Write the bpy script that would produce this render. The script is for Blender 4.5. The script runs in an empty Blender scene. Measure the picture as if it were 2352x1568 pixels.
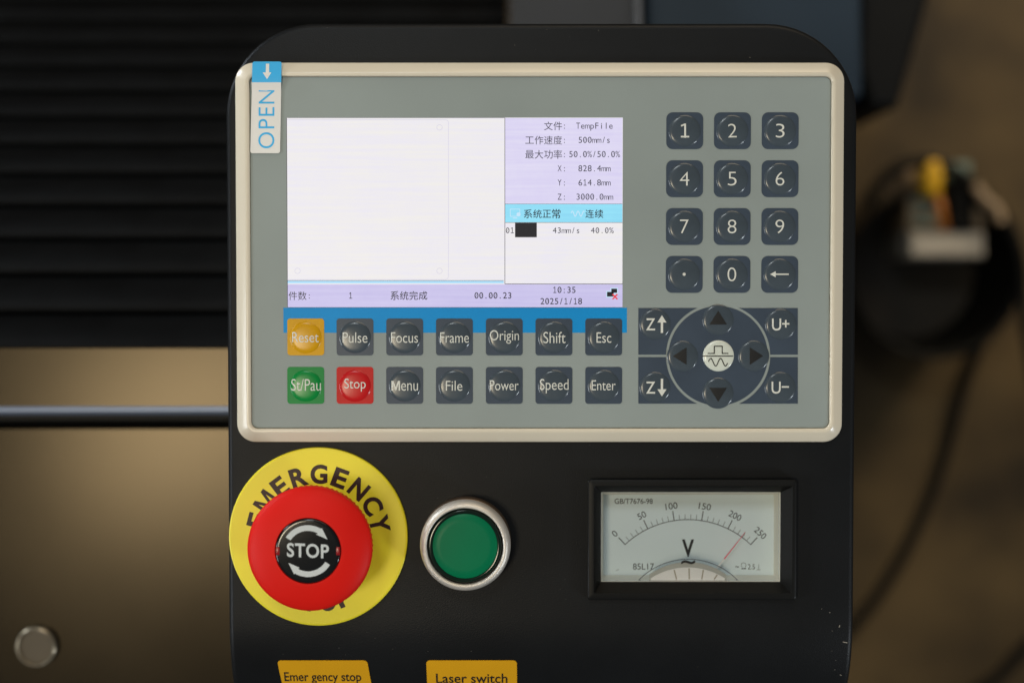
import bpy, bmesh, math, random
from mathutils import Vector, Matrix
random.seed(7)
SC = bpy.context.scene
COL = SC.collection
R = math.radians

# ------------------------------------------------------------------ camera
F = 3267.0            # focal length in the 2352 px wide picture
H = 0.476             # camera to panel, metres
TILT = R(1.75)
cam_d = bpy.data.cameras.new('camera')
cam = bpy.data.objects.new('camera', cam_d); COL.objects.link(cam)
cam_d.sensor_width = 36.0
cam_d.lens = 36.0 * F / 2352.0
CAM = Vector((0, H * math.tan(TILT), H))
cam.location = CAM
cam.rotation_euler = (-TILT, 0, 0)
cam_d.clip_start = 0.02; cam_d.clip_end = 50
cam_d.dof.use_dof = True
cam_d.dof.focus_distance = H - 0.006
cam_d.dof.aperture_fstop = 5.0
SC.camera = cam
CR = Matrix.Rotation(-TILT, 3, 'X')

def at(px, py, z=0.0):
    """point of the place seen at this point of the photograph, at height z"""
    d = CR @ Vector(((px - 1176.0) / F, -(py - 784.0) / F, -1.0))
    t = (z - CAM.z) / d.z
    return CAM + d * t

# ------------------------------------------------------------------ world, lamps
w = bpy.data.worlds.new('World'); SC.world = w; w.use_nodes = True
bg = w.node_tree.nodes['Background']
bg.inputs[0].default_value = (0.90, 0.95, 1.0, 1); bg.inputs[1].default_value = 0.13

def area(name, loc, target, size, power, col, sy=None, spread=180):
    l = bpy.data.lights.new(name, 'AREA'); l.energy = power; l.color = col
    l.shape = 'RECTANGLE'; l.size = size; l.size_y = sy or size; l.spread = R(spread)
    o = bpy.data.objects.new(name, l); COL.objects.link(o)
    o.location = loc
    o.rotation_euler = (Vector(target) - Vector(loc)).to_track_quat('-Z', 'Y').to_euler()
    return o
area('window_light', (-1.6, -0.40, 0.80), (0, 0, 0), 0.8, 2.2, (0.93, 0.97, 1.0), 0.5, 70)
area('doorway_light', (1.3, -0.85, 0.70), (0, 0, 0), 0.18, 0.75, (0.85, 0.93, 1.0), 0.32, 50)
area('warm_hall_light', (0.5, 1.9, 1.0), (0.3, 0.5, -0.4), 1.3, 5.8, (1.0, 0.80, 0.55), 0.7, 110)
area('ceiling_lamp', (-0.60, -0.20, 2.0), (-0.3, 0, 0), 0.28, 9.5, (1.0, 0.86, 0.62), 0.42)
area('dial_fill_light', (-0.30, 1.15, 2.0), (0.1, 0, 0), 0.40, 8, (0.92, 0.98, 1.0), 0.40)  # added overhead fill that brightens the recessed meter dial
area('floor_fill_light', (1.5, 1.6, 0.1), (0.62, 0.55, -0.9), 0.5, 2.6, (1.0, 0.84, 0.62), 0.5, 45)  # added fill that brightens the far part of the floor
area('corner_glint_light', (-1.7, 1.1, 0.12), (-0.09, 0.10, 0), 0.5, 1.3, (0.80, 0.90, 1.0), 0.4, 45)  # added low side light for the glint along the housing corner

SC.view_settings.view_transform = 'Standard'
SC.view_settings.look = 'None'
SC.view_settings.exposure = 0; SC.view_settings.gamma = 1
SC.cycles.use_denoising = True
SC.cycles.max_bounces = 8

# ------------------------------------------------------------------ materials
def lin(h):
    h = h.lstrip('#'); v = [int(h[i:i+2], 16) / 255 for i in (0, 2, 4)]
    return tuple((c / 12.92 if c <= 0.04045 else ((c + 0.055) / 1.055) ** 2.4) for c in v) + (1,)

def mat(name, col, rough=0.5, metal=0.0, var=0.06, vscale=40, bump=0.0, bscale=2500, coat=0.0,
        spec=0.5, col2=None, fleck=0.0, rvar=0.0):
    m = bpy.data.materials.new(name); m.use_nodes = True
    nt = m.node_tree; N = nt.nodes; L = nt.links
    b = N['Principled BSDF']
    c = lin(col) if isinstance(col, str) else tuple(col) + (1,)
    tc = N.new('ShaderNodeTexCoord')
    nz = N.new('ShaderNodeTexNoise'); nz.inputs['Scale'].default_value = vscale; nz.inputs['Detail'].default_value = 5
    L.new(tc.outputs['Object'], nz.inputs['Vector'])
    mx = N.new('ShaderNodeMix'); mx.data_type = 'RGBA'
    if col2 is None:
        a = tuple(max(0, x * (1 - var)) for x in c[:3]) + (1,); d = tuple(x * (1 + var) for x in c[:3]) + (1,)
    else:
        a, d = c, lin(col2)
    mx.inputs[6].default_value = a; mx.inputs[7].default_value = d
    rp = N.new('ShaderNodeMapRange'); rp.inputs[1].default_value = 0.35; rp.inputs[2].default_value = 0.65
    L.new(nz.outputs['Fac'], rp.inputs[0]); L.new(rp.outputs[0], mx.inputs[0])
    out = mx.outputs[2]
    if fleck > 0:
        vo = N.new('ShaderNodeTexVoronoi'); vo.inputs['Scale'].default_value = 330
        L.new(tc.outputs['Object'], vo.inputs['Vector'])
        lt = N.new('ShaderNodeMath'); lt.operation = 'LESS_THAN'; lt.inputs[1].default_value = fleck
        L.new(vo.outputs['Distance'], lt.inputs[0])
        m2 = N.new('ShaderNodeMix'); m2.data_type = 'RGBA'; m2.inputs[7].default_value = (0.16, 0.15, 0.13, 1)
        mm = N.new('ShaderNodeMath'); mm.operation = 'MULTIPLY'
        n2 = N.new('ShaderNodeTexNoise'); n2.inputs['Scale'].default_value = 60
        L.new(tc.outputs['Object'], n2.inputs['Vector'])
        gt = N.new('ShaderNodeMath'); gt.operation = 'GREATER_THAN'; gt.inputs[1].default_value = 0.56
        L.new(n2.outputs['Fac'], gt.inputs[0])
        L.new(lt.outputs[0], mm.inputs[0]); L.new(gt.outputs[0], mm.inputs[1])
        L.new(mm.outputs[0], m2.inputs[0]); L.new(out, m2.inputs[6]); out = m2.outputs[2]
    L.new(out, b.inputs['Base Color'])
    b.inputs['Roughness'].default_value = rough; b.inputs['Metallic'].default_value = metal
    b.inputs['Specular IOR Level'].default_value = spec
    if rvar:
        mr = N.new('ShaderNodeMapRange'); mr.inputs[1].default_value = 0.3; mr.inputs[2].default_value = 0.7
        mr.inputs[3].default_value = rough - rvar; mr.inputs[4].default_value = rough + rvar
        L.new(nz.outputs['Fac'], mr.inputs[0]); L.new(mr.outputs[0], b.inputs['Roughness'])
    if coat:
        b.inputs['Coat Weight'].default_value = coat; b.inputs['Coat Roughness'].default_value = 0.08
    if bump:
        nb = N.new('ShaderNodeTexNoise'); nb.inputs['Scale'].default_value = bscale; nb.inputs['Detail'].default_value = 2
        L.new(tc.outputs['Object'], nb.inputs['Vector'])
        bp = N.new('ShaderNodeBump'); bp.inputs['Strength'].default_value = bump; bp.inputs['Distance'].default_value = 0.0002
        L.new(nb.outputs['Fac'], bp.inputs['Height']); L.new(bp.outputs[0], b.inputs['Normal'])
    return m

def emit(name, col, strength=1.0, col2=None):
    m = bpy.data.materials.new(name); m.use_nodes = True
    nt = m.node_tree; N = nt.nodes; L = nt.links
    b = N['Principled BSDF']; b.inputs['Base Color'].default_value = (0.01, 0.01, 0.01, 1)
    b.inputs['Roughness'].default_value = 0.35; b.inputs['Specular IOR Level'].default_value = 0.25
    tc = N.new('ShaderNodeTexCoord')
    nz = N.new('ShaderNodeTexNoise'); nz.inputs['Scale'].default_value = 40; nz.inputs['Detail'].default_value = 8
    nz.inputs['Roughness'].default_value = 0.75
    L.new(tc.outputs['Object'], nz.inputs['Vector'])
    rp = N.new('ShaderNodeMapRange'); rp.inputs[1].default_value = 0.38; rp.inputs[2].default_value = 0.62
    mp = N.new('ShaderNodeMapping'); mp.inputs['Scale'].default_value = (25, 900, 1)
    n2 = N.new('ShaderNodeTexNoise'); n2.inputs['Scale'].default_value = 1.0; n2.inputs['Detail'].default_value = 3
    L.new(tc.outputs['Object'], mp.inputs['Vector']); L.new(mp.outputs[0], n2.inputs['Vector'])
    av = N.new('ShaderNodeMath'); av.operation = 'MULTIPLY_ADD'; av.inputs[1].default_value = 0.5
    hf = N.new('ShaderNodeMath'); hf.operation = 'MULTIPLY'; hf.inputs[1].default_value = 0.5
    L.new(nz.outputs['Fac'], hf.inputs[0]); L.new(n2.outputs['Fac'], av.inputs[0]); L.new(hf.outputs[0], av.inputs[2])
    L.new(av.outputs[0], rp.inputs[0])
    mx = N.new('ShaderNodeMix'); mx.data_type = 'RGBA'
    mx.inputs[6].default_value = lin(col); mx.inputs[7].default_value = lin(col2 or col)
    L.new(rp.outputs[0], mx.inputs[0]); L.new(mx.outputs[2], b.inputs['Emission Color'])
    b.inputs['Emission Strength'].default_value = strength
    return m

M = {}
M['case'] = mat('black_powder_coat', '#121314', 0.42, bump=0.35, bscale=2200, var=0.18, vscale=25, fleck=0.03, spec=0.17)
M['bezel'] = mat('ivory_plastic', '#d3c9b4', 0.22, var=0.03, vscale=15, spec=0.5)
M['membrane'] = mat('grey_green_film', '#8c9490', 0.40, var=0.07, vscale=12, bump=0.08, bscale=1500, fleck=0.02, spec=0.2)
M['blue'] = mat('blue_print', '#0c88c8', 0.40, var=0.03, vscale=30, spec=0.2)
M['navy'] = mat('slate_print', '#3d4753', 0.30, var=0.08, vscale=60, spec=0.25)
M['navy_dome'] = mat('slate_dome', '#404950', 0.20, var=0.12, vscale=70, spec=0.42, rvar=0.05)
M['yel_key'] = mat('ochre_print', '#c99508', 0.35, spec=0.2, var=0.05, vscale=60)
M['yel_dome'] = mat('ochre_dome', '#c8940c', 0.22, var=0.06, vscale=60, spec=0.28)
M['grn_key'] = mat('green_print', '#0a7c38', 0.35, spec=0.2, var=0.05, vscale=60)
M['grn_dome'] = mat('green_dome', '#0a8038', 0.22, var=0.06, vscale=60, spec=0.28)
M['red_key'] = mat('red_print', '#b51818', 0.35, spec=0.2, var=0.05, vscale=60)
M['red_dome'] = mat('red_dome', '#b91a1c', 0.22, var=0.06, vscale=60, spec=0.28)
M['pale_dome'] = mat('pale_dome', '#cdd1c4', 0.18, var=0.04, vscale=60)
M['white_ink'] = mat('white_ink', '#d2d2c8', 0.4, var=0.03, spec=0.12)
M['black_ink'] = mat('black_ink', '#131313', 0.4, var=0.05)
M['brown_ink'] = mat('brown_black_ink', '#2a1008', 0.5, var=0.12, vscale=200)
M['yellow'] = mat('yellow_plastic', '#e6d828', 0.42, var=0.03, vscale=30, bump=0.05)
M['red'] = mat('red_plastic', '#d4180e', 0.5, var=0.03, vscale=50, bump=0.12, bscale=1800, spec=0.15)
M['gloss_black'] = mat('gloss_black', '#0c0d0e', 0.10, var=0.1)
M['grey_ink'] = mat('silver_ink', '#b9bfbf', 0.35, var=0.03)
M['dark_red'] = mat('dark_red_plastic', '#8a0d14', 0.25)
M['metal'] = mat('satin_metal', '#d6cfc4', 0.42, metal=0.55, var=0.03, bump=0.5, bscale=3200)
M['dark_metal'] = mat('dull_metal_collar', '#6b5a4a', 0.45, metal=0.8)
M['lens_rim'] = mat('dark_green_lens', '#04190f', 0.12)
M['lens'] = mat('green_lens', '#006a44', 0.35, var=0.03, vscale=60, spec=0.15)
M['black_plastic'] = mat('black_plastic', '#131312', 0.40, var=0.1, bump=0.1, spec=0.15)
M['black_matte'] = mat('matte_black_plastic', '#151515', 0.55, bump=0.1)
M['dial'] = mat('dial_card', '#e6f4f8', 0.55, var=0.01, spec=0.2)
M['cream'] = mat('cream_plastic', '#f2eee2', 0.4)
M['white_pl'] = mat('white_plastic', '#fbfbf8', 0.35)
M['ribs'] = mat('tan_plastic', '#b3aa98', 0.5)
M['grey_pl'] = mat('grey_plastic', '#bcbdb5', 0.5)
M['needle'] = mat('red_needle', '#ff4860', 0.3)
M['sticker_white'] = mat('sticker_white', '#e0ddd6', 0.5, var=0.02)
M['sticker_blue'] = mat('sticker_blue', '#22aae2', 0.45, var=0.03)
M['sticker_ochre'] = mat('sticker_ochre', '#d39a06', 0.35, var=0.07, vscale=25)
M['scr_white'] = emit('screen_white', '#eeebe8', 1.0, '#e9e6f0')
M['scr_lilac'] = emit('screen_lilac', '#dfdaf2', 1.0, '#d6cff0')
M['scr_lilac2'] = emit('screen_deep_lilac', '#cdc7ec', 1.0, '#c3bce6')
M['scr_cyan'] = emit('screen_cyan', '#95e2f8', 1.0, '#8ad6f2')
M['scr_cyan2'] = emit('screen_pale_cyan', '#a9dcf8', 1.0)
M['scr_pale'] = emit('screen_pale_icon', '#c6e4f8', 1.0)
M['scr_line'] = emit('screen_faint_line', '#cfcbe0', 1.0)
M['scr_text'] = emit('screen_text', '#343340', 1.0)
M['scr_dark'] = emit('screen_dark', '#1c1b22', 1.0)
M['scr_red'] = emit('screen_red', '#e8414c', 1.0)
M['scr_border'] = mat('screen_border', '#3c3a4a', 0.5)
M['sheet'] = mat('painted_metal_sheet', '#302a20', 0.23, metal=0.9, var=0.10, vscale=12, rvar=0.01)
M['edge'] = mat('folded_edge_highlight', '#7d879a', 0.36, metal=0.6, var=0.02)  # blue-grey reflection on the lip is put into this colour
M['gap'] = mat('dark_gap', '#191c1e', 0.6)
M['clear_pad'] = mat('clear_pad', '#463f34', 0.30, metal=0.3, var=0.1)
M['pad_rim_highlight'] = mat('pad_rim_highlight', '#a89c86', 0.25, metal=0.7)  # paler than the face: the rim highlight is painted in
M['pleat'] = mat('black_pleated_fabric', '#08090a', 0.6, var=0.5, vscale=22, spec=0.1)
M['grey_box'] = mat('grey_panel', '#353638', 0.5, spec=0.2, var=0.08, vscale=12)
M['light_edge'] = mat('light_grey_edge', '#565759', 0.4)
M['blue_box'] = mat('slate_blue_panel', '#28343f', 0.45, spec=0.2, var=0.08, vscale=8)
M['leg'] = mat('black_leg', '#0a0b0b', 0.5, spec=0.2)
M['floor'] = mat('workshop_floor', '#30281c', 0.6, col2='#57482f', vscale=7, spec=0.2)
M['loop_floor'] = mat('floor_brown', '#2e271c', 0.6, var=0.4, vscale=14)
M['rubber'] = mat('black_rubber', '#0c0c0a', 0.6, var=0.3, spec=0.12)
M['adaptor'] = mat('beige_adaptor', '#aaa396', 0.5)
M['teal'] = mat('green_terminal', '#61746b', 0.5)
M['plug'] = mat('yellow_plug', '#d2a210', 0.45)
M['orange'] = mat('orange_wire', '#a8641c', 0.5)
M['tan'] = mat('tan_wire', '#9a8468', 0.5)
M['dust'] = mat('pale_dust', '#8f887c', 0.8)

gl = bpy.data.materials.new('meter_glass'); gl.use_nodes = True
nt = gl.node_tree; nt.nodes.clear()
o_ = nt.nodes.new('ShaderNodeOutputMaterial'); mxs = nt.nodes.new('ShaderNodeMixShader')
fr = nt.nodes.new('ShaderNodeFresnel'); fr.inputs[0].default_value = 1.45
tr = nt.nodes.new('ShaderNodeBsdfTransparent'); gg = nt.nodes.new('ShaderNodeBsdfGlossy'); gg.inputs['Roughness'].default_value = 0.03
nt.links.new(fr.outputs[0], mxs.inputs[0]); nt.links.new(tr.outputs[0], mxs.inputs[1]); nt.links.new(gg.outputs[0], mxs.inputs[2])
nt.links.new(mxs.outputs[0], o_.inputs[0]); M['glass'] = gl

# ------------------------------------------------------------------ object helpers
WORLD = {}
def thing(name, label, cat, loc=(0, 0, 0), group=None):
    o = bpy.data.objects.new(name, None); COL.objects.link(o); o.location = loc
    o.empty_display_size = 0.01
    o['label'] = label; o['category'] = cat
    if group: o['group'] = group
    WORLD[o.name] = Vector(loc)
    return o

def obj(name, bm, m, parent=None, smooth=40, label=None):
    me = bpy.data.meshes.new(name)
    if isinstance(bm, bmesh.types.BMesh):
        bm.to_mesh(me); bm.free()
    else:
        me.from_pydata(bm[0], [], bm[1]); me.validate()
    n = len(me.vertices)
    lo = Vector([min(v.co[k] for v in me.vertices) for k in range(3)]); hi = Vector([max(v.co[k] for v in me.vertices) for k in range(3)])
    c = (lo + hi) / 2
    me.transform(Matrix.Translation(-c))
    if smooth:
        me.polygons.foreach_set('use_smooth', [True] * len(me.polygons)); me.set_sharp_from_angle(angle=R(smooth))
    for q in (m if isinstance(m, (list, tuple)) else [m]): me.materials.append(M[q])
    o = bpy.data.objects.new(name, me); COL.objects.link(o)
    if parent is not None:
        o.parent = parent; o.location = c - WORLD[parent.name]
    else:
        o.location = c
    WORLD[o.name] = c
    if label: o['label'] = label
    return o

def tag(o, label=None, cat=None, group=None, kind=None):
    if label: o['label'] = label
    if cat: o['category'] = cat
    if group: o['group'] = group
    if kind: o['kind'] = kind
    return o

def wrect(x0, y0, x1, y1, z):
    """pixel rectangle -> axis-aligned metre rectangle on the plane at height z"""
    yc = (y0 + y1) / 2; xc = (x0 + x1) / 2
    return at(x0, yc, z).x, at(xc, y1, z).y, at(x1, yc, z).x, at(xc, y0, z).y   # X0,Y0(bottom),X1,Y1(top)

def rr(X0, Y0, X1, Y1, r, n=6):
    if r <= 0: return [(X0, Y0), (X1, Y0), (X1, Y1), (X0, Y1)]
    P = []
    for cx, cy, a0 in ((X1 - r, Y0 + r, -90), (X1 - r, Y1 - r, 0), (X0 + r, Y1 - r, 90), (X0 + r, Y0 + r, 180)):
        for k in range(n + 1):
            a = R(a0 + 90 * k / n); P.append((cx + r * math.cos(a), cy + r * math.sin(a)))
    return P

def inset(P, d):
    """offset a counter-clockwise polygon inward by d"""
    n = len(P); out = []
    for i in range(n):
        a, b, c = Vector(P[i - 1]), Vector(P[i]), Vector(P[(i + 1) % n])
        e1 = (b - a); e2 = (c - b)
        if e1.length < 1e-9: e1 = e2
        if e2.length < 1e-9: e2 = e1
        n1 = Vector((-e1.y, e1.x)).normalized(); n2 = Vector((-e2.y, e2.x)).normalized()
        m_ = (n1 + n2); k = m_.length_squared
        m_ = m_ * (2 / k) if k > 0.3 else n1
        out.append((b.x + m_.x * d, b.y + m_.y * d))
    return out

def loops(bm, Ls, cap=True, cap0=False):
    """Ls: list of loops of 3-D points with equal counts"""
    V = [[bm.verts.new(p) for p in L_] for L_ in Ls]
    n = len(V[0])
    for a, b in zip(V, V[1:]):
        for i in range(n):
            j = (i + 1) % n
            bm.faces.new((a[i], a[j], b[j], b[i]))
    if cap: bm.faces.new(V[-1])
    if cap0: bm.faces.new(list(reversed(V[0])))
    return bm

def plate(P, z0, z1, bev=0.0, bm=None):
    bm = bm or bmesh.new()
    Ls = [[(x, y, z0) for x, y in P]]
    if bev:
        Ls.append([(x, y, z1 - bev) for x, y in P])
        Q = inset(P, bev * 0.35); Ls.append([(x, y, z1 - bev * 0.3) for x, y in Q])
        Q = inset(P, bev); Ls.append([(x, y, z1) for x, y in Q])
    else:
        Ls.append([(x, y, z1) for x, y in P])
    return loops(bm, Ls, True, True)

def boxbm(X0, Y0, X1, Y1, z0, z1, bev=0.0, bm=None):
    return plate([(X0, Y0), (X1, Y0), (X1, Y1), (X0, Y1)], z0, z1, bev, bm)

def lathe(c, prof, n=96, mod=None, bm=None):
    """prof: (radius, z) from outside-bottom to the axis; c = (x, y)"""
    bm = bm or bmesh.new(); Ls = []; tip = None
    for i, (r, z) in enumerate(prof):
        if r <= 1e-7: tip = z; continue
        L_ = []
        for k in range(n):
            a = 2 * math.pi * k / n; q = r * (1 + (mod(i, k) if mod else 0))
            L_.append((c[0] + q * math.cos(a), c[1] + q * math.sin(a), z))
        Ls.append(L_)
    V = [[bm.verts.new(p) for p in L_] for L_ in Ls]
    for a, b in zip(V, V[1:]):
        for i in range(n):
            j = (i + 1) % n; bm.faces.new((a[i], a[j], b[j], b[i]))
    if tip is not None:
        t = bm.verts.new((c[0], c[1], tip))
        for i in range(n): bm.faces.new((V[-1][i], V[-1][(i + 1) % n], t))
    return bm

def tube(pts, r, n=10, bm=None, sub=8):
    """smooth tube through points"""
    bm = bm or bmesh.new(); P = []
    pts = [Vector(p) for p in pts]
    for i in range(len(pts) - 1):
        p0 = pts[max(i - 1, 0)]; p1 = pts[i]; p2 = pts[i + 1]; p3 = pts[min(i + 2, len(pts) - 1)]
        for k in range(sub):
            t = k / sub
            P.append(0.5 * ((2 * p1) + (p2 - p0) * t + (2 * p0 - 5 * p1 + 4 * p2 - p3) * t * t + (3 * p1 - p0 - 3 * p2 + p3) * t ** 3))
    P.append(pts[-1])
    rings = []; up = Vector((0, 0, 1))
    for i, p in enumerate(P):
        d = (P[min(i + 1, len(P) - 1)] - P[max(i - 1, 0)]).normalized()
        s = d.cross(up)
        s = s.normalized() if s.length > 1e-3 else Vector((1, 0, 0))
        u = s.cross(d)
        rings.append([bm.verts.new(p + (s * math.cos(2 * math.pi * k / n) + u * math.sin(2 * math.pi * k / n)) * r) for k in range(n)])
    for a, b in zip(rings, rings[1:]):
        for i in range(n):
            j = (i + 1) % n; bm.faces.new((a[i], a[j], b[j], b[i]))
    bm.faces.new(list(reversed(rings[0]))); bm.faces.new(rings[-1])
    return bm

# ------------------------------------------------------------------ lettering
_cache = {}
def glyphs(body, bold=0.0, shear=0.0, space=1.0):
    key = (body, bold, shear, space)
    if key not in _cache:
        c = bpy.data.curves.new('tmp', 'FONT'); c.body = body; c.offset = bold; c.shear = shear; c.space_character = space
        c.resolution_u = 5
        o = bpy.data.objects.new('tmp', c); COL.objects.link(o)
        bpy.context.view_layer.update()
        me = bpy.data.meshes.new_from_object(o.evaluated_get(bpy.context.evaluated_depsgraph_get()))
        V = [(v.co.x, v.co.y) for v in me.vertices]; P = [tuple(p.vertices) for p in me.polygons]
        bpy.data.objects.remove(o); bpy.data.meshes.remove(me); bpy.data.curves.remove(c)
        _cache[key] = (V, P)
    return _cache[key]

MG = ([(0, 0), (0, 1), (.27, 1), (.59, .30), (.91, 1), (1.18, 1), (1.18, 0), (.98, 0), (.98, .72), (.67, .05), (.51, .05), (.20, .72), (.20, 0)],
      [(0, 1, 2, 11, 12), (2, 3, 9, 10, 11), (3, 4, 8, 9), (4, 5, 6, 7, 8)])
def bb(V): return min(v[0] for v in V), min(v[1] for v in V), max(v[0] for v in V), max(v[1] for v in V)
CAPH = bb(glyphs('H')[0])[3]

class Ink:
    """flat print: polygons in metres on a surface whose height is zf(x, y)"""
    def __init__(s): s.V = []; s.P = []
    def poly(s, pts): i = len(s.V); s.V += list(pts); s.P.append(tuple(range(i, i + len(pts)))); return s
    def geo(s, V, P): i = len(s.V); s.V += V; s.P += [tuple(k + i for k in p) for p in P]; return s
    def px(s, pts, z=0): return s.poly([tuple(at(x, y, z).xy) for x, y in pts])
    def pxrect(s, x0, y0, x1, y1, z=0):
        X0, Y0, X1, Y1 = wrect(x0, y0, x1, y1, z); return s.poly([(X0, Y0), (X1, Y0), (X1, Y1), (X0, Y1)])
    def line(s, pts, wd, z=0):
        """polyline given in pixels, width in pixels"""
        for (ax, ay), (bx, by) in zip(pts, pts[1:]):
            l = math.hypot(bx - ax, by - ay) or 1; nx, ny = -(by - ay) / l * wd / 2, (bx - ax) / l * wd / 2
            ex, ey = (bx - ax) / l * wd * .25, (by - ay) / l * wd * .25
            s.px([(ax - ex - nx, ay - ey - ny), (ax - ex + nx, ay - ey + ny), (bx + ex + nx, by + ey + ny), (bx + ex - nx, by + ey - ny)], z)
        return s
    def fit(s, body, box, z=0, bold=0.0, rot=0.0, space=1.0, keepw=False):
        """text whose ink fills the pixel box (x0,y0,x1,y1); rot turns it about the box centre (degrees, counter-clockwise)"""
        V, P = glyphs(body, bold, 0, space); a, b, c, d = bb(V)
        x0, y0, x1, y1 = box; cx, cy = (x0 + x1) / 2, (y0 + y1) / 2
        sx = (x1 - x0) / (c - a); sy = (y1 - y0) / (d - b)
        if keepw: sx = sy
        k, q = math.cos(R(rot)), math.sin(R(rot)); out = []
        for x, y in V:
            u = (x - (a + c) / 2) * sx; v = (y - (b + d) / 2) * sy
            u, v = u * k - v * q, u * q + v * k
            out.append(tuple(at(cx + u, cy - v, z).xy))
        return s.geo(out, P)
    def mono(s, body, x0, base, pitch, cap, z=0, bold=0.0, cjk=None, gcjk=0.92):
        """monospaced row starting at x0, baseline y = base (pixels)"""
        x = x0
        for ch in body:
            wide = ord(ch) > 0x2E80; cell = (cjk or 2 * pitch) if wide else pitch
            if ch == '1':
                k = 1.5; s.line([(x + cell * .52, base - cap), (x + cell * .52, base)], k, z)
                s.line([(x + cell * .24, base - cap * .80), (x + cell * .50, base - cap * .97)], k, z)
                s.line([(x + cell * .22, base - .7), (x + cell * .82, base - .7)], k, z)
            elif ch != ' ':
                V, P = glyphs(ch, bold); a, b, c, d = bb(V); k = cap / CAPH
                if wide:
                    k = (cell * gcjk) / (c - a) if (c - a) > 0.7 else cell * gcjk / 0.93
                    cyy = base - cap * 0.46
                    out = [((v[0] - (a + c) / 2) * k + x + cell / 2, cyy - (v[1] - (b + d) / 2) * k) for v in V]
                else:
                    sx = min(k, pitch * (0.98 if ch in 'mM%' else 0.84) / (c - a))
                    if ch in ':.': sx = k * 0.9
                    out = [((v[0] - (a + c) / 2) * sx + x + cell / 2, base - v[1] * k) for v in V]
                s.geo([tuple(at(u, v, z).xy) for u, v in out], P)
                if ch == '0':
                    s.line([(x + cell * .36, base - cap * .27), (x + cell * .64, base - cap * .73)], 0.7, z)
            x += cell
        return s
    def build(s, name, m, parent, zf, eps=0.00004, grid=None, label=None):
        bm = bmesh.new(); vs = [bm.verts.new((x, y, 0)) for x, y in s.V]
        for p in s.P:
            try: bm.faces.new([vs[i] for i in p])
            except ValueError: pass
        bm.normal_update()
        for f in bm.faces:
            if f.normal.z < 0: f.normal_flip()
        if grid:
            a, b, c, d = bb(s.V)
            for ax in (0, 1):
                lo, hi = (a, c) if ax == 0 else (b, d)
                k = math.floor(lo / grid) + 1
                while k * grid < hi:
                    co = (k * grid, 0, 0) if ax == 0 else (0, k * grid, 0)
                    bmesh.ops.bisect_plane(bm, geom=bm.verts[:] + bm.edges[:] + bm.faces[:], plane_co=co, plane_no=(1, 0, 0) if ax == 0 else (0, 1, 0))
                    k += 1
        for v in bm.verts:
            r = zf(v.co.x, v.co.y) if callable(zf) else zf
            if isinstance(r, (tuple, Vector)): v.co = r
            else: v.co.z = r + eps
        return obj(name, bm, m, parent, 30, label)

# =================================================================== SETTING
bm = boxbm(-4, -4, 4, 4, -0.93, -0.90)
tag(obj('floor', bm, 'floor', smooth=0), kind='structure')

# =================================================================== CONSOLE HOUSING
YB = at(1176, 1425).y; RB = 0.045; AMAX = R(38)
def bend(p, below=0.0):
    """wrap the flat face over the bend towards the bottom of the console"""
    x, y, z = p
    if y >= YB: return Vector((x, y, z))
    s = YB - y; a = min(s / RB, AMAX); rest = s - a * RB
    c = Vector((0, YB - RB * math.sin(a), -RB * (1 - math.cos(a)))) + Vector((0, -math.cos(a), -math.sin(a))) * rest
    n = Vector((0, -math.sin(a), math.cos(a)))
    return Vector((x, c.y, c.z)) + n * z

case = thing('control_console', 'black powder-coated console housing with rounded top corners carrying the keypad, buttons and meter', 'console', (at(1246, 1000).x, at(1246, 1000).y, -0.045))
CX0, _, CX1, CY1 = wrect(521, 53, 1967, 1100, 0)
CXL, CXR = at(521, 800).x, at(1966, 800).x
CYT = at(1176, 53).y; CYB = YB - 0.10
RC = 0.0305
HX0, HY0, HX1, HY1 = wrect(1356, 1106, 1826, 1370, 0)          # cut-out for the meter
ys_line = [CYT - RC - i * 0.004 for i in range(1, 200) if CYT - RC - i * 0.004 > CYB] + [CYB]
ys_line = sorted([y for y in ys_line if abs(y - HY0) > .0006 and abs(y - HY1) > .0006] + [HY0, HY1], reverse=True)
def half(ins):
    r = RC - ins; out = []
    for k in range(15):
        a = R(90 * k / 14); out.append((r * math.sin(a), r * (math.cos(a))))
    left = [(CXL + RC - x, CYT - RC + y) for x, y in out] + [(CXL + ins, y) for y in ys_line]
    right = [(CXR - RC + x, CYT - RC + y) for x, y in out] + [(CXR - ins, y) for y in ys_line]
    return left, right
FR = 0.0020
rings = [(0.0, -0.045), (0.0, -FR)] + [(FR * (1 - math.cos(R(a))), -FR * (1 - math.sin(R(a)))) for a in (18, 36, 54, 72, 90)]
bm = bmesh.new(); prev = None
for ins, z in rings:
    l, r_ = half(ins)
    ring = [bm.verts.new(bend((x, y, z))) for x, y in l] , [bm.verts.new(bend((x, y, z))) for x, y in r_]
    if prev:
        for s in (0, 1):
            for i in range(len(ring[s]) - 1):
                q = (prev[s][i], prev[s][i + 1], ring[s][i + 1], ring[s][i])
                bm.faces.new(q if s == 0 else tuple(reversed(q)))
        bm.faces.new((prev[1][0], prev[0][0], ring[0][0], ring[1][0]))
    else: first = ring
    prev = ring
lt, rt = prev; mids = []
for i in range(len(lt)):
    y = lt[i].co.y
    mids.append(None)
ll, _r = half(FR)
def midv(i):
    if mids[i] is None:
        y = ll[i][1]; a, b = ll[i][0], _r[i][0]; t0, t1 = max(HX0, a + (b - a) * .05), min(HX1, b - (b - a) * .05); mids[i] = (bm.verts.new(bend((t0, y, 0))), bm.verts.new(bend((t1, y, 0))))
    return mids[i]
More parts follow.
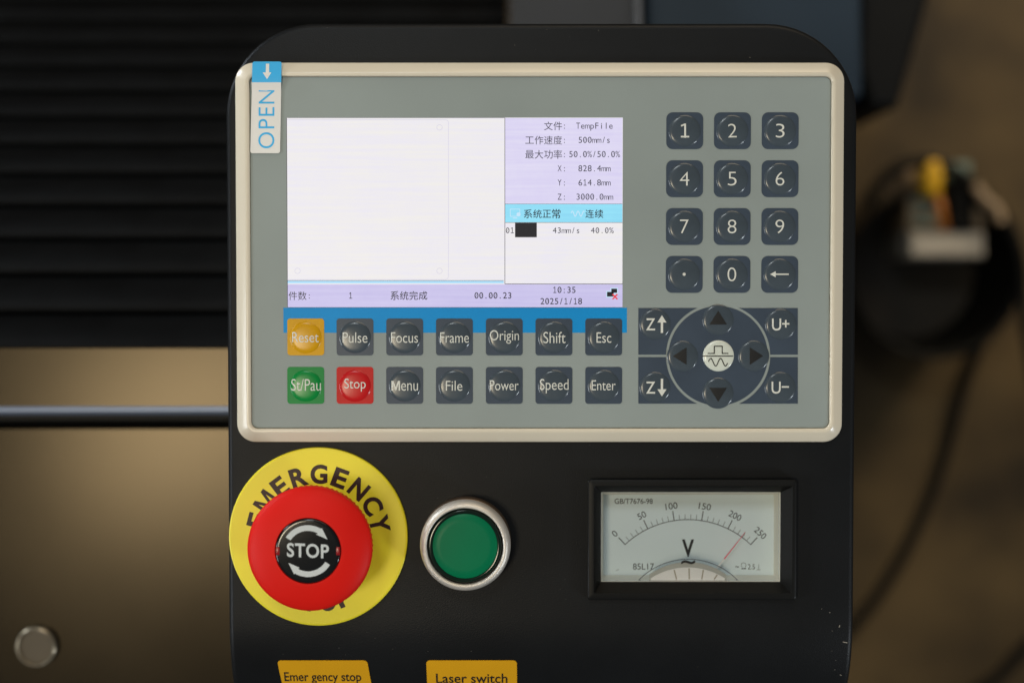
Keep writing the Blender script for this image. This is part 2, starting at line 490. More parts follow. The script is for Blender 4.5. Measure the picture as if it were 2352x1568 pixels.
for i in range(len(lt) - 1):
    ya, yb = ll[i][1], ll[i + 1][1]
    m0, m1 = midv(i), midv(i + 1)
    bm.faces.new((lt[i], lt[i + 1], m1[0], m0[0]))
    if not (ya <= HY1 + 1e-6 and yb >= HY0 - 1e-6): bm.faces.new((m0[0], m1[0], m1[1], m0[1]))
    bm.faces.new((m0[1], m1[1], rt[i + 1], rt[i]))
bmesh.ops.recalc_face_normals(bm, faces=bm.faces[:])
obj('housing', bm, 'case', case, 35)
# underside and bracket that hold the housing on the machine
obj('back_plate', boxbm(CXL + .002, CYB + .03, CXR - .002, CYT - .012, -0.050, -0.0455), 'case', case)
obj('mounting_bracket', boxbm(CXL + .06, -0.06, CXR - .05, 0.03, -0.14, -0.0505), 'black_matte', case)

# =================================================================== KEYPAD CONTROLLER
ZM = 0.0032                                                     # membrane height
ctl = thing('keypad_controller', 'ivory framed machine controller with lit screen, number pad and coloured function keys', 'control panel', (at(1240, 580).x, at(1240, 580).y, 0))
X0, Y0, X1, Y1 = wrect(541.5, 143.5, 1937.5, 1015, 0.002)
MX0, MY0, MX1, MY1 = wrect(575.5, 176.5, 1907, 983, ZM)
prof = [(0.0, 0.00005), (0.0, 0.0012), (0.02, 0.0016), (0.05, 0.0019), (0.09, 0.0021), (0.66, 0.00375), (0.70, 0.00385), (0.74, 0.00392), (0.78, 0.00394), (0.90, 0.0039), (0.95, 0.0038), (0.985, 0.0035), (1.0, 0.0028)]
Ls = []
for t, z in prof:
    rx0, ry0, rx1, ry1 = X0 + (MX0 - X0) * t, Y0 + (MY0 - Y0) * t, X1 + (MX1 - X1) * t, Y1 + (MY1 - Y1) * t
    Ls.append([(x, y, z) for x, y in rr(rx0, ry0, rx1, ry1, 0.0062 - 0.0040 * t, 12)])
obj('bezel', loops(bmesh.new(), Ls, False), 'bezel', ctl, 50)
memb = obj('membrane', plate(rr(MX0 + .00012, MY0 + .00012, MX1 - .00012, MY1 - .00012, 0.0021, 10), 0.0004, ZM, 0.00015), 'membrane', ctl, 20)
Ink().pxrect(651, 706.5, 1440, 764, ZM).build('blue_stripe', 'blue', memb, ZM, 0.00003)

S = H / F
DOME_H = 0.00050
def dome_fn(cx, cy, r, zb):
    def f(x, y):
        q = min(1.0, math.hypot(x - cx, y - cy) / r)
        return zb + DOME_H * (0.36 * (1 - q ** 2) + 0.64 * (1 - q ** 12))
    return f

def dome_bm(cx, cy, r, zb):
    f = dome_fn(cx, cy, r, zb)
    qs = [1.0, .985, .965, .94, .91, .87, .82, .76, .68, .58, .46, .32, .16]
    return lathe((cx, cy), [(r * q, f(cx + r * q, cy)) for q in qs] + [(0, f(cx, cy))], 56)

def make_key(box, rad, sq, dm, legend, ink='white_ink', dome=None, label=None):
    """square print (part), dome and legend (sub-parts)"""
    X0, Y0, X1, Y1 = wrect(*box, ZM)
    zt = ZM + 0.00012
    k = obj('key', plate(rr(X0, Y0, X1, Y1, rad * S, 6), ZM - 0.0002, zt, 0.00004), sq, ctl, 20, label)
    cx, cy = ((box[0] + box[2]) / 2, (box[1] + box[3]) / 2) if dome is None else dome
    c = at(cx, cy, ZM); r = 36.2 * S
    obj('key_dome', dome_bm(c.x, c.y, r, zt + .00001), dm, k, 60)
    legend.build('legend', ink, k, dome_fn(c.x, c.y, r, zt), 0.00007, 0.0009)
    return k

ZL = ZM + DOME_H                 # height at which legends are seen
cols = [660, 773.2, 887.3, 1001.5, 1116, 1230, 1344.3]
row1 = [('Reset', (671, 762.5, 732, 786), 'yel', 0), ('Pulse', (787, 763, 844, 787), 'n', 0), ('Focus', (898, 763, 960, 787), 'n', 0),
        ('Frame', (1011, 763, 1077, 787), 'n', 0), ('Origin', (1125, 758, 1192, 789), 'n', 0), ('Shift', (1248, 762, 1299, 788), 'n', 0), ('Esc', (1370, 763, 1404, 787), 'n', 0)]
row2 = [('St/Pau', (669, 870, 737, 897), 'grn', 0), ('Stop', (791, 869, 840, 899), 'red', 0), ('Menu', (899, 874, 960, 897), 'n', 0),
        ('File', (1024, 874, 1062, 897), 'n', 0), ('Power', (1125, 873, 1191, 896), 'n', 0), ('Speed', (1240, 870, 1306, 903), 'n', 0), ('Enter', (1359, 873, 1414, 896), 'n', 0)]
mats = {'n': ('navy', 'navy_dome'), 'yel': ('yel_key', 'yel_dome'), 'grn': ('grn_key', 'grn_dome'), 'red': ('red_key', 'red_dome')}
colour = {'n': 'slate', 'yel': 'ochre yellow', 'grn': 'green', 'red': 'red'}
for row, y0 in ((row1, 731.3), (row2, 842.3)):
    for (txt, box, c, _), x in zip(row, cols):
        lg = Ink().fit(txt, box, ZL, -0.004)
        if txt == 'Menu':
            lg = Ink().fit('enu', (921.5, 879.5, 960, 897), ZL, -0.004)
            lg.geo([tuple(at(899 + x * 17.2, 896.7 - y * 22.5, ZL).xy) for x, y in [(a * .98, b) for a, b in MG[0]]], MG[1])
        make_key((x, y0, x + 84.6, y0 + 84.6), 7, mats[c][0], mats[c][1], lg,
                 dome=(x + 42.3, y0 + 43.3), label=f'{colour[c]} key reading {txt}')
nums = [('1', 0, 0), ('2', 1, 0), ('3', 2, 0), ('4', 0, 1), ('5', 1, 1), ('6', 2, 1), ('7', 0, 2), ('8', 1, 2), ('9', 2, 2), ('.', 0, 3), ('0', 1, 3), ('<', 2, 3)]
NX = [1530.5, 1640, 1749.7]; NY = [258.3, 368.4, 478, 587.8]
for t, i, j in nums:
    x, y = NX[i] - (0.4 * j), NY[j]; cx, cy = x + 42, y + 42
    ink = Ink()
    if t == '.': ink.px([(cx + 3.6 * math.cos(R(a)), cy + 3.6 * math.sin(R(a))) for a in range(0, 360, 24)], ZL)
    elif t == '<':
        ink.pxrect(cx - 14, cy - 1.6, cx + 21, cy + 1.6, ZL); ink.px([(cx - 22, cy), (cx - 9, cy - 7), (cx - 9, cy + 7)], ZL)
    elif t == '1':
        ink.line([(cx + 1, cy - 15), (cx + 1, cy + 15.5)], 4.2, ZL); ink.line([(cx - 7.5, cy - 11), (cx - .5, cy - 14)], 3.6, ZL); ink.line([(cx - 8, cy + 14), (cx + 9.5, cy + 14)], 3.6, ZL)
    else:
        hw = {'1': 9.2, '4': 11}.get(t, 10); ink.fit(t, (cx - hw, cy - 15.5, cx + hw, cy + 16), ZL, -0.012)
    make_key((x, y, x + 84.6, y + 84.6), 14.5, 'navy', 'navy_dome', ink, dome=(x + 41.8, y + 42.6), label='slate key reading ' + {'.': 'a decimal dot', '<': 'a backspace arrow'}.get(t, t))

# ---- direction pad
NC = (1649.4, 816.9); RO, RI = 119.8, 113.2
nx0, ny0, nx1, ny1, g0, g1 = 1466.2, 707.2, 1832.3, 926.4, 814.2, 819.8
def corner(sx, sy):
    xs = nx0 if sx < 0 else nx1; yo = ny0 if sy < 0 else ny1; yi = g0 if sy < 0 else g1
    dxo = math.sqrt(RO ** 2 - (yo - NC[1]) ** 2); dxi = math.sqrt(RO ** 2 - (yi - NC[1]) ** 2)
    a0 = math.atan2(yo - NC[1], sx * dxo); a1 = math.atan2(yi - NC[1], sx * dxi)
    if abs(a1 - a0) > math.pi: a1 += 2 * math.pi * (1 if a0 > 0 else -1)
    arc = [(NC[0] + RO * math.cos(a0 + (a1 - a0) * k / 20), NC[1] + RO * math.sin(a0 + (a1 - a0) * k / 20)) for k in range(21)]
    P = [(xs, yo)] + arc + [(xs, yi)]
    W = [tuple(at(x, y, ZM).xy) for x, y in P]
    area2 = sum(W[i - 1][0] * W[i][1] - W[i][0] * W[i - 1][1] for i in range(len(W)))
    return W if area2 > 0 else W[::-1]
def add_dome(par, px, legend, dm, ink, zt):
    c = at(px[0], px[1], ZM); r = 35.4 * S
    # the dome stays inside a height field; sits on the printed plate
    obj('key_dome', dome_bm(c.x, c.y, r, zt + .00001), dm, par, 60)
    legend.build('legend', ink, par, dome_fn(c.x, c.y, r, zt), 0.00007, 0.0009)
zt = ZM + 0.00012
for sx, sy, dc, lab in ((-1, -1, (1504.3, 744.4), 'Z up'), (1, -1, (1793, 744.8), 'U plus'), (-1, 1, (1504.3, 889.5), 'Z down'), (1, 1, (1792, 889.5), 'U minus')):
    k = obj('key', plate(corner(sx, sy), ZM - .0002, zt, 0.00003), 'navy', ctl, 20, 'slate corner key reading ' + lab)
    ink = Ink(); x, y = dc
    if sx < 0:
        ink.fit('Z', (x - 20.5, y - 13.5, x + 0.5, y + 14), ZL, 0.006)
        ax = x + 16
        s_ = -1 if sy < 0 else 1
        ink.pxrect(ax - 2.7, min(y - 20 * s_, y + 5 * s_), ax + 2.7, max(y - 20 * s_, y + 5 * s_), ZL)
        ink.px([(ax, y + 20.5 * s_), (ax - 10.5, y + 4 * s_), (ax + 10.5, y + 4 * s_)], ZL)
    else:
        ink.fit('U', (x - 20, y - 13.5, x + 1, y + 14), ZL, 0.006)
        ink.pxrect(x + 3.2, y - 3.2, x + 20, y + 0.4, ZL)
        if sy < 0: ink.pxrect(x + 9.8, y - 10, x + 13.4, y - 3.25, ZL); ink.pxrect(x + 9.8, y + 0.45, x + 13.4, y + 7, ZL)
    add_dome(k, dc, ink, 'navy_dome', 'white_ink', zt)
cN = at(NC[0], NC[1], ZM)
pad = obj('direction_pad', plate([(cN.x + RI * S * math.cos(R(a)), cN.y + RI * S * math.sin(R(a))) for a in range(0, 360, 3)], ZM - .0002, zt, 0.00003), 'navy', ctl, 20)
for dc, tri in (((1649, 734.5), [(1649.7, 713.5), (1629.3, 745), (1669.5, 745)]), ((1649, 902.3), [(1629.3, 890.3), (1669.5, 890.3), (1649.5, 922)]),
                ((1567.5, 818), [(1545.5, 817.5), (1576.8, 797.5), (1576.8, 837.5)]), ((1731, 817.3), [(1752.6, 817), (1722, 797.5), (1722, 837.5)])):
    add_dome(pad, dc, Ink().px(tri, ZL), 'navy_dome', 'black_ink', zt)
L6 = lambda x, y: (1435.5 + x / 5.12, 677.6 + y / 5.12)
ink = Ink().line([L6(977, 685), L6(1050, 685), L6(1050, 600), L6(1143, 600), L6(1143, 685), L6(1213, 685)], 2.3, ZL)
ink.line([L6(915, 716), L6(1272, 716)], 2.2, ZL)
wv = [L6(982 + t * 2.25, 788 - 45 * math.sin((t / 100.0) * 3.9 * math.pi + 0.15)) for t in range(0, 101, 3)]
ink.line(wv, 2.2, ZL)
add_dome(pad, (1649.9, 816.9), ink, 'pale_dome', 'black_ink', zt + 0.00002)

# ---- screen
ZS = ZM + 0.00002
scr = obj('screen', (lambda a: boxbm(a[0], a[1], a[2], a[3], ZM - .0002, ZS))(wrect(659, 270.5, 1430, 706, ZM)), 'scr_white', ctl, 0)
def field(name, box, m, dz=0.00002, lab=None):
    return Ink().pxrect(*box, ZM).build(name, m, scr, ZS, dz, None, lab)
field('readout_field', (1160.5, 271.5, 1429.5, 468), 'scr_lilac')
field('status_field', (1160.5, 469, 1429.5, 510.5), 'scr_cyan')
field('footer_field', (660.3, 653, 1429.8, 705.3), 'scr_lilac2')
field('progress_strip', (660.3, 645, 1157, 650.5), 'scr_cyan2')
field('colour_swatch', (1183, 511.8, 1233, 545), 'scr_dark', 0.00003)
b = Ink()
b.pxrect(1159, 271, 1160.3, 652, ZM); b.pxrect(1160.5, 510.7, 1429.8, 511.7, ZM); b.pxrect(1160.5, 651.3, 1429.8, 652.7, ZM)
b.pxrect(659, 270.5, 660.1, 706, ZM); b.pxrect(660.2, 705.4, 1430, 706.3, ZM); b.pxrect(660.2, 270.5, 1158.9, 271.2, ZM); b.pxrect(1160.5, 468.1, 1429.5, 468.9, ZM)
b.pxrect(660.3, 643.8, 1157, 644.8, ZM)
b.build('divider_lines', 'scr_border', scr, ZS, 0.00004)
b = Ink()
o2 = [(660, 275.5), (1024, 275.5), (1028, 277), (1030, 281), (1030, 636), (1028, 640), (1024, 642), (660, 642)]
b.line(o2, 0.9, ZM)
for cx, cy in ((1009.5, 293), (683.5, 622), (1009.5, 622)):
    b.line([(cx + 6.3 * math.cos(R(a)), cy + 6.3 * math.sin(R(a))) for a in range(0, 361, 20)], 0.9, ZM)
b.build('workpiece_outline', 'scr_line', scr, ZS, 0.00004)
tx = Ink(); PT = 10.75; CH = 13.8
for i, (lab, val, vx) in enumerate((('文件', 'TempFile', 1322.5), ('工作速度', '500mm/s', 1327.5), ('最大功率', '50.0%/50.0%', 1306), ('X', '828.4mm', 1327.5), ('Y', '614.8mm', 1327.5), ('Z', '3000.0mm', 1322.5))):
    base = 296 + 32.6 * i
    tx.mono(lab, 1292 - (21.6 * len(lab) if len(lab) > 1 else 12), base, PT, CH, ZM, cjk=21.6)
    tx.mono(':', 1291, base, PT, CH, ZM); tx.mono(val, vx, base, PT, CH, ZM)
tx.mono('01', 1160.7, 535.5, 10.6, 12.8, ZM); tx.mono('43mm/s', 1268.5, 535.5, PT, 12.8, ZM); tx.mono('40.0%', 1356, 535.5, PT, 12.8, ZM)
tx.build('readout_text', 'scr_text', scr, ZS, 0.00005)
tx = Ink()
tx.mono('系统正常', 1202, 497.5, PT, CH, ZM, cjk=21.6, bold=0.006); tx.mono('连续', 1343.5, 497.5, PT, CH, ZM, cjk=21.6, bold=0.006)
tx.build('status_text', 'scr_dark', scr, ZS, 0.00005)
tx = Ink()
tx.mono('件数', 662, 685.5, PT, CH, ZM, cjk=21.6); tx.mono(':', 705, 685.5, PT, CH, ZM); tx.mono('1', 800, 685.5, PT, CH, ZM)
tx.mono('系统完成', 896, 685, PT, CH, ZM, cjk=21.6, bold=0.004)
tx.mono('00.00.23', 1089, 685.3, 10.9, CH, ZM, bold=0.004); tx.mono('10:35', 1268.8, 672.5, 10.9, CH, ZM, bold=0.004); tx.mono('2025/1/18', 1240.5, 698.5, 10.8, CH, ZM, bold=0.004)
tx.build('footer_text', 'scr_dark', scr, ZS, 0.00005)
ic = Ink().line([(1172, 480.5), (1194, 480.5), (1194, 490), (1186, 497), (1172, 497), (1172, 480.5)], 1.4, ZM)
ic.pxrect(1178, 500, 1188, 502, ZM); ic.px([(1191 + 4.8 * math.cos(R(a)), 492.5 + 4.8 * math.sin(R(a))) for a in range(0, 360, 30)], ZM)
ic.line([(1312 + 30 * t / 24, 491 - 6 * math.sin(2.3 * math.pi * 2 * t / 24 + .3)) for t in range(25)], 2.0, ZM)
ic.build('status_icons', 'scr_pale', scr, ZS, 0.00004)
def icon(name, m, f, dz): 
    k = Ink(); f(k); k.build(name, m, scr, ZS, dz)
icon('network_icon', 'scr_pale', lambda k: (k.pxrect(1402, 661, 1419.5, 675, ZM), k.pxrect(1392.5, 668, 1411.5, 683.5, ZM)), 0.00004)
icon('network_icon', 'scr_dark', lambda k: (k.pxrect(1404, 662.8, 1417.5, 672.5, ZM), k.pxrect(1394.2, 670.2, 1409.5, 681, ZM)), 0.00006)
icon('error_cross', 'scr_red', lambda k: (k.line([(1407.5, 676), (1417.5, 686.5)], 3.3, ZM), k.line([(1417.5, 676), (1407.5, 686.5)], 3.3, ZM)), 0.00009)

# =================================================================== OPEN STICKER
ZTOP = 0.00445; YK = at(610, 181, ZTOP).y; YE = at(610, 215, ZM).y
def zst(x, y):
    if y >= YK: return ZTOP
    t = min(1, (YK - y) / (YK - YE)); t = t * t * (3 - 2 * t)
    return ZTOP + (ZM + 0.0003 - ZTOP) * t
def skew(P): return [(x - (y - 142) * 0.026 + (1.5 if x > 620 else 0) * (y - 142) / 210, y) for x, y in P]
def prr(x0, y0, x1, y1, r, corners=(1, 1, 1, 1)):
    P = []
    for (cx, cy, a0, on) in ((x0 + r, y0 + r, 180, corners[0]), (x1 - r, y0 + r, 270, corners[1]), (x1 - r, y1 - r, 0, corners[2]), (x0 + r, y1 - r, 90, corners[3])):
        if not on: P.append((x0 if a0 in (180, 90) else x1, y0 if a0 in (180, 270) else y1)); continue
        for k in range(6):
            a = R(a0 + 18 * k); P.append((cx + r * math.cos(a), cy + r * math.sin(a)))
    return P
def sheet(name, pts_px, m, parent, zf, thick, z=0.0, grid=0.0015, label=None):
    """a thin sheet with real thickness following zf"""
    k = Ink().px(pts_px, z)
    bm = bmesh.new(); f = bm.faces.new([bm.verts.new((x, y, 0)) for x, y in k.V]); bm.normal_update()
    if f.normal.z < 0: f.normal_flip()
    a, b, c, d = bb(k.V); q = math.floor(b / grid) + 1
    while q * grid < d:
        bmesh.ops.bisect_plane(bm, geom=bm.verts[:] + bm.edges[:] + bm.faces[:], plane_co=(0, q * grid, 0), plane_no=(0, 1, 0)); q += 1
    ext = bmesh.ops.extrude_face_region(bm, geom=bm.faces[:])
    topv = {v for v in ext['geom'] if isinstance(v, bmesh.types.BMVert)}
    for v in bm.verts:
        h = thick if v in topv else 0.0
        r = zf(v.co.x, v.co.y)
        if isinstance(r, tuple): v.co = r[0] + r[1] * h
        else: v.co.z = r + h
    bmesh.ops.recalc_face_normals(bm, faces=bm.faces[:])
    return obj(name, bm, m, parent, 40, label)
c0 = at(610, 247, ZM)
st = thing('peel_sticker', 'white and sky blue OPEN sticker with a down arrow over the ivory bezel corner', 'sticker', (c0.x, c0.y, ZM))
sheet('blue_half', skew(prr(580, 142, 647, 190, 5, (1, 1, 0, 0))), 'sticker_blue', st, zst, 0.00018, ZTOP)
sheet('white_half', skew(prr(580, 190.1, 647, 352, 5, (0, 0, 1, 1))), 'sticker_white', st, zst, 0.00018, 0.0038)
Ink().px([(611, 147), (618.5, 147), (618.3, 167), (623.5, 167), (613.5, 182.5), (603.5, 167), (610.6, 167)], ZTOP).build('arrow_print', 'sticker_white', st, zst, 0.00021, 0.0015)
# lettering reads upwards
k = Ink(); V, P = glyphs('OPEN', -0.004, 0, 1.1); a, b_, c_, d_ = bb(V)
out = []
for x, y in V:
    u = (x - a) / (c_ - a); v = (y - b_) / (d_ - b_)
    px = 628.5 - 0 - (1 - v) * 35 ; py = 341 - u * 134.5
    px = 593.5 + v * 36.5 - 0; 
    out.append((593.5 + (1 - v) * 37 - (py - 280) * 0.006, py))
k.geo([tuple(at(x, y, 0.0037).xy) for x, y in out], P)
k.build('lettering', 'sticker_blue', st, zst, 0.00021, 0.0015)

# =================================================================== EMERGENCY STOP
pc = at(731, 1232, 0.0012)
es = thing('emergency_stop_button', 'large red mushroom emergency stop button on a round yellow plate', 'stop button', (pc.x, pc.y, 0))
RP = 206.5 * S * (1 - 0.0025)
yp = obj('yellow_plate', lathe((pc.x, pc.y), [(RP, 0.0001), (RP, 0.0009), (RP - .00015, 0.0013), (RP - .0005, 0.0015), (RP - .0008, 0.0015), (0, 0.0015)], 128), 'yellow', es, 35)
ZP = 0.0015
def ring_text(letters, rb, hgt, wd, bold, parent, name, m, inward=False):
    k = Ink()
    for ch, ang, wf in letters:
        V, P = MG if ch == 'M' else glyphs(ch, bold); a, b_, c_, d_ = bb(V)
        th = R(ang); out = []
        for x, y in V:
            u = (x - (a + c_) / 2) / (c_ - a) * wd * wf; v = (y - b_) / (d_ - b_) * hgt
            if not inward:
                ox, oy = math.sin(th), math.cos(th); tx_, ty_ = math.cos(th), -math.sin(th)
                X = pc.x + (ox * (rb + v) + tx_ * u) * S; Y = pc.y + (oy * (rb + v) + ty_ * u) * S
            else:   # upright along the bottom, baseline outside
                ox, oy = math.sin(th), -math.cos(th); tx_, ty_ = math.cos(th), math.sin(th)
                X = pc.x + (ox * (rb - v) + tx_ * u) * S; Y = pc.y + (oy * (rb - v) + ty_ * u) * S
            out.append((X, Y))
        k.geo(out, P)
    k.build(name, m, parent, ZP, 0.00004)
ring_text([('E', -75, .85), ('M', -56, 1.15), ('E', -37, .85), ('R', -18, 1.0), ('G', 1, 1.03), ('E', 20.5, .88), ('N', 40.5, 1.0), ('C', 60, 1.03), ('Y', 78, 1.05)],
          122, 45, 38, 0.035, yp, 'lettering', 'brown_ink')
ring_text([('S', -22, .95), ('T', -7.5, .95), ('O', 8, 1.05), ('P', 23, .95)], 173, 42, 36, 0.035, yp, 'lettering', 'brown_ink', True)
hc = at(732.5, 1233.5, 0)
mm = lambda L_: [(r / 1000, z / 1000) for r, z in L_]
obj('collar', lathe(hc, mm([(15.5, 1.45), (15.5, 3.2), (14.8, 3.8), (11.0, 3.9), (11.0, 8)]), 72), 'black_matte', es)
rimprof = mm([(11.0, 6.5), (15.3, 7.8), (17.7, 12.0), (19.5, 15.5), (19.7, 16.2), (19.75, 18.5), (19.7, 20.2), (19.9, 20.6), (20.1, 21.0), (20.0, 21.7), (19.6, 22.4), (18.6, 23.2), (16.6, 24.1), (14.0, 24.9), (11.8, 25.35), (10.85, 25.5), (10.6, 25.5), (10.45, 25.2), (10.45, 24.6), (0, 24.6)])
def knurl(i, k): return 0.007 * (1 if k % 4 < 2 else -0.6) if 3 <= i <= 6 else 0
obj('mushroom_head', lathe(hc, rimprof, 288, knurl), 'red', es, 50)
ins = obj('centre_insert', lathe(hc, mm([(10.3, 24.6), (10.3, 25.45), (10.1, 25.7), (9.7, 25.78), (9.4, 25.79), (0, 25.79)]), 96), 'gloss_black', es, 50)
ZI = 0.02579
di = at(706.5, 1261.0, ZI); di = Vector((hc.x, hc.y, 0)); KS = (H - ZI) / F
k = Ink()
def pol(r, a): return (di.x + r * KS * math.cos(R(a)), di.y + r * KS * math.sin(R(a)))
for fl in (0, 180):
    arc = [(pol(47, a + fl), pol(60, a + fl)) for a in range(148, 59, -4)]
    for (i0, o0), (i1, o1) in zip(arc, arc[1:]): k.poly([i0, o0, o1, i1])
    k.poly([arc[-1][0], arc[-1][1], pol(62.5, 59 + fl), pol(52.7, 31 + fl), pol(43, 64 + fl)])
tv, tp = glyphs('STOP', 0.022, 0, 1.08); a, b_, c_, d_ = bb(tv)
k.geo([(di.x + ((x - (a + c_) / 2) / (c_ - a) * 97 + ((y) * 0)) * KS, di.y + ((y - (b_ + d_) / 2) / (d_ - b_) * 33 + 1) * KS - (x - (a + c_) / 2) / (c_ - a) * 4 * KS) for x, y in tv], tp)
k.build('arrows_and_lettering', 'grey_ink', ins, ZI, 0.00004)
for s in (-1, 1):
    x = hc.x + s * 0.0096
    obj('notch', boxbm(x - .0006, hc.y - .0013, x + .0006, hc.y + .0013, 0.0255, 0.02590, 0.0001), 'dark_red', ins)

# =================================================================== GREEN BUTTON
gc = at(1070.5, 1241.5, 0)
gb = thing('laser_switch_button', 'flat green push button in a satin metal ring beside the yellow plate', 'push button', (gc.x, gc.y, 0))
obj('collar', lathe(gc, mm([(15.1, 0.05), (15.1, 4.2), (14.7, 4.8), (13.5, 5.0)]), 96), 'dark_metal', gb, 50)
obj('metal_ring', lathe(gc, mm([(14.3, 4.9), (14.75, 5.6), (14.95, 6.6), (15.0, 7.8), (14.9, 9.0), (14.6, 10.0), (14.1, 10.8), (13.6, 11.2), (13.1, 11.3), (12.75, 11.15), (12.6, 10.8), (12.55, 10.2), (12.5, 6.0)]), 128), 'metal', gb, 60)
obj('lens_rim', lathe(gc, mm([(12.2, 6.0), (12.2, 9.6), (12.0, 10.2), (11.7, 10.4), (10.75, 10.15), (10.7, 9.6)]), 96), 'lens_rim', gb, 50)
obj('green_lens', lathe(gc, mm([(10.72, 9.5), (10.70, 10.0), (10.5, 10.15), (8, 10.22), (0, 10.25)]), 96), 'lens', gb, 50)
obj('socket', lathe(gc, mm([(12.5, 5.5), (0, 5.5)]), 48), 'gap', gb)

# =================================================================== VOLTMETER
vm = thing('analog_voltmeter', 'black framed analog voltmeter with a pale scale from 0 to 250 and red needle', 'voltmeter', (at(1590, 1238).x, at(1590, 1238).y, 0))
L8 = lambda x, y: ((x / 2.5021 + 2300) / 1.7415, (y / 2.5021 + 1880) / 1.7415)
def rloop(box, z, r): return [(x, y, z) for x, y in rr(*wrect(*box, z), r, 4)]
ZF, ZW, ZD = 0.0034, -0.0030, -0.0125
fl = [rloop((1350.5, 1101, 1829, 1376), 0.0, .0010), rloop((1349.5, 1100.5, 1830.5, 1377), ZF - .0006, .0010), rloop((1351.5, 1102, 1828.5, 1375.5), ZF - .00015, .0010), rloop((1354, 1104.5, 1826, 1373), ZF, .0008),
      rloop((1364, 1115.5, 1820, 1361.5), ZF, .0004), rloop((1366.5, 1117.5, 1818, 1359.5), ZF - .0005, .0003), rloop((1380.5, 1129.5, 1792, 1335), ZW, .0003)]
obj('frame', loops(bmesh.new(), fl, False), 'black_plastic', vm, 35)
dial_box = (1390, 1137, 1773, 1313)
obj('window_wall', loops(bmesh.new(), [rloop((1380.5, 1129.5, 1792, 1335), ZW - .0001, .0003), rloop((1381.5, 1130.5, 1790.5, 1334), ZW - .0012, .0003), rloop((1386, 1136, 1776, 1318.5), ZD - 0.0006, .0003)], False), 'cream', vm, 30)
dl = obj('dial', (lambda a: boxbm(a[0], a[1], a[2], a[3], ZD - .0015, ZD))(wrect(1384, 1133, 1779, 1321, ZD)), 'dial', vm, 0)
k = Ink(); DC = L8(1130, 1410); DR = 917.7 / (2.5021 * 1.7415)
def dp(r, a): return (DC[0] + r * math.sin(R(a)), DC[1] - r * math.cos(R(a)))
A0 = 43.2
k.line([dp(DR, -A0 + i * 2 * A0 / 50) for i in range(51)], 1.6, ZD)
for i in range(26):
    a = -A0 + i * 2 * A0 / 25; big = i % 5 == 0
    k.line([dp(DR - .5, a), dp(DR + (21.5 if big else 12), a)], 2.0 if big else 0.95, ZD)
k.build('scale_marks', 'black_ink', dl, ZD, 0.00005)
k = Ink()
for t, x, y, wd, ang in (('0', 397, 632, 42, 43), ('50', 668, 450, 84, 26), ('100', 965, 357, 120, 8), ('150', 1300, 361, 120, -8.5), ('200', 1602, 453, 128, -26), ('250', 1855, 626, 128, -43)):
    cx, cy = L8(x, y); hw = wd / 4.357 / 2; hh = 64 / 4.357 / 2
    k.fit(t, (cx - hw, cy - hh, cx + hw, cy + hh), ZD, 0.0, rot=ang)
def f8(t, x0, y0, x1, y1, bold=0.0): k.fit(t, (*L8(x0, y0), *L8(x1, y1)), ZD, bold)
f8('GB/T7676-98', 397, 282, 778, 335, 0.004); f8('85L17', 580, 930, 790, 992); f8('V', 1070, 690, 1192, 865, 0.03); f8('2.5', 1730, 937, 1800, 990)
f8('~', 1604, 955, 1640, 972)
k.line([L8(1838, 940), L8(1838, 994)], .9, ZD); k.line([L8(1818, 994), L8(1856, 994)], .9, ZD)
k.line([L8(1672, 965)] + [L8(1687 + 24 * math.cos(R(a)), 950 - 26 * math.sin(R(a))) for a in range(200, -21, -20)] + [L8(1705, 968)], 1.0, ZD)
k.line([L8(1668, 982), L8(1710, 982)], 2.2, ZD)
k.line([L8(410, 1000), L8(440, 992)], 0.9, ZD)
k.build('dial_lettering', 'black_ink', dl, ZD, 0.00005)
# mechanism cover seen at the foot of the dial
def arc8(cx, cy, r, a0, a1, n=30): return [L8(cx + r * math.sin(R(a0 + (a1 - a0) * i / n)), cy - r * math.cos(R(a0 + (a1 - a0) * i / n))) for i in range(n + 1)]
def slab(outer, y_bot, z0, z1, name, m, par):
    P = [tuple(at(x, y, z1).xy) for x, y in outer]
    yb = at(1580, y_bot, z1).y
    P = [(P[0][0], yb)] + P + [(P[-1][0], yb)]
    a2 = sum(P[i - 1][0] * P[i][1] - P[i][0] * P[i - 1][1] for i in range(len(P)))
    return obj(name, plate(P if a2 > 0 else P[::-1], z0, z1), m, par, 0)
ZC = ZW - 0.0027
mc = slab(arc8(1130, 1574, 655, -36, 36), 1331.5, ZC, ZC + 0.0005, 'mechanism_cover', 'grey_pl', vm)
mw = slab(arc8(1130, 1650, 680, -33, 33), 1331.8, ZC + .0006, ZC + 0.0010, 'mechanism_window', 'white_pl', vm)
rb = Ink()
for x0, x1, y0 in ((990, 1012, 992), (1138, 1140, 978), (1280, 1265, 992), (1418, 1390, 1040)):
    rb.line([L8(x0, y0), L8(x1, 1080)], 3.0, ZC)
rb.build('rib_marks', 'ribs', mw, ZC + .0010, 0.00005)
Ink().line(arc8(1130, 1574, 689, -47, 47, 40), 1.5, ZC).build('cover_edge', 'scr_border', vm, ZC + .0005, 0.0001)
Ink().fit('~', (*L8(1060, 892), *L8(1200, 935)), ZC, 0.02).build('tilde_print', 'black_ink', mc, ZC + .0007, 0.00012)
ZN = ZD + 0.0030
n0, n1 = at(*L8(1395, 1010), ZN), at(*L8(1703, 618), ZN)
d = (n1 - n0).normalized(); nn = Vector((-d.y, d.x, 0)); bm = bmesh.new()
q = n0 + (n1 - n0) * 0.32
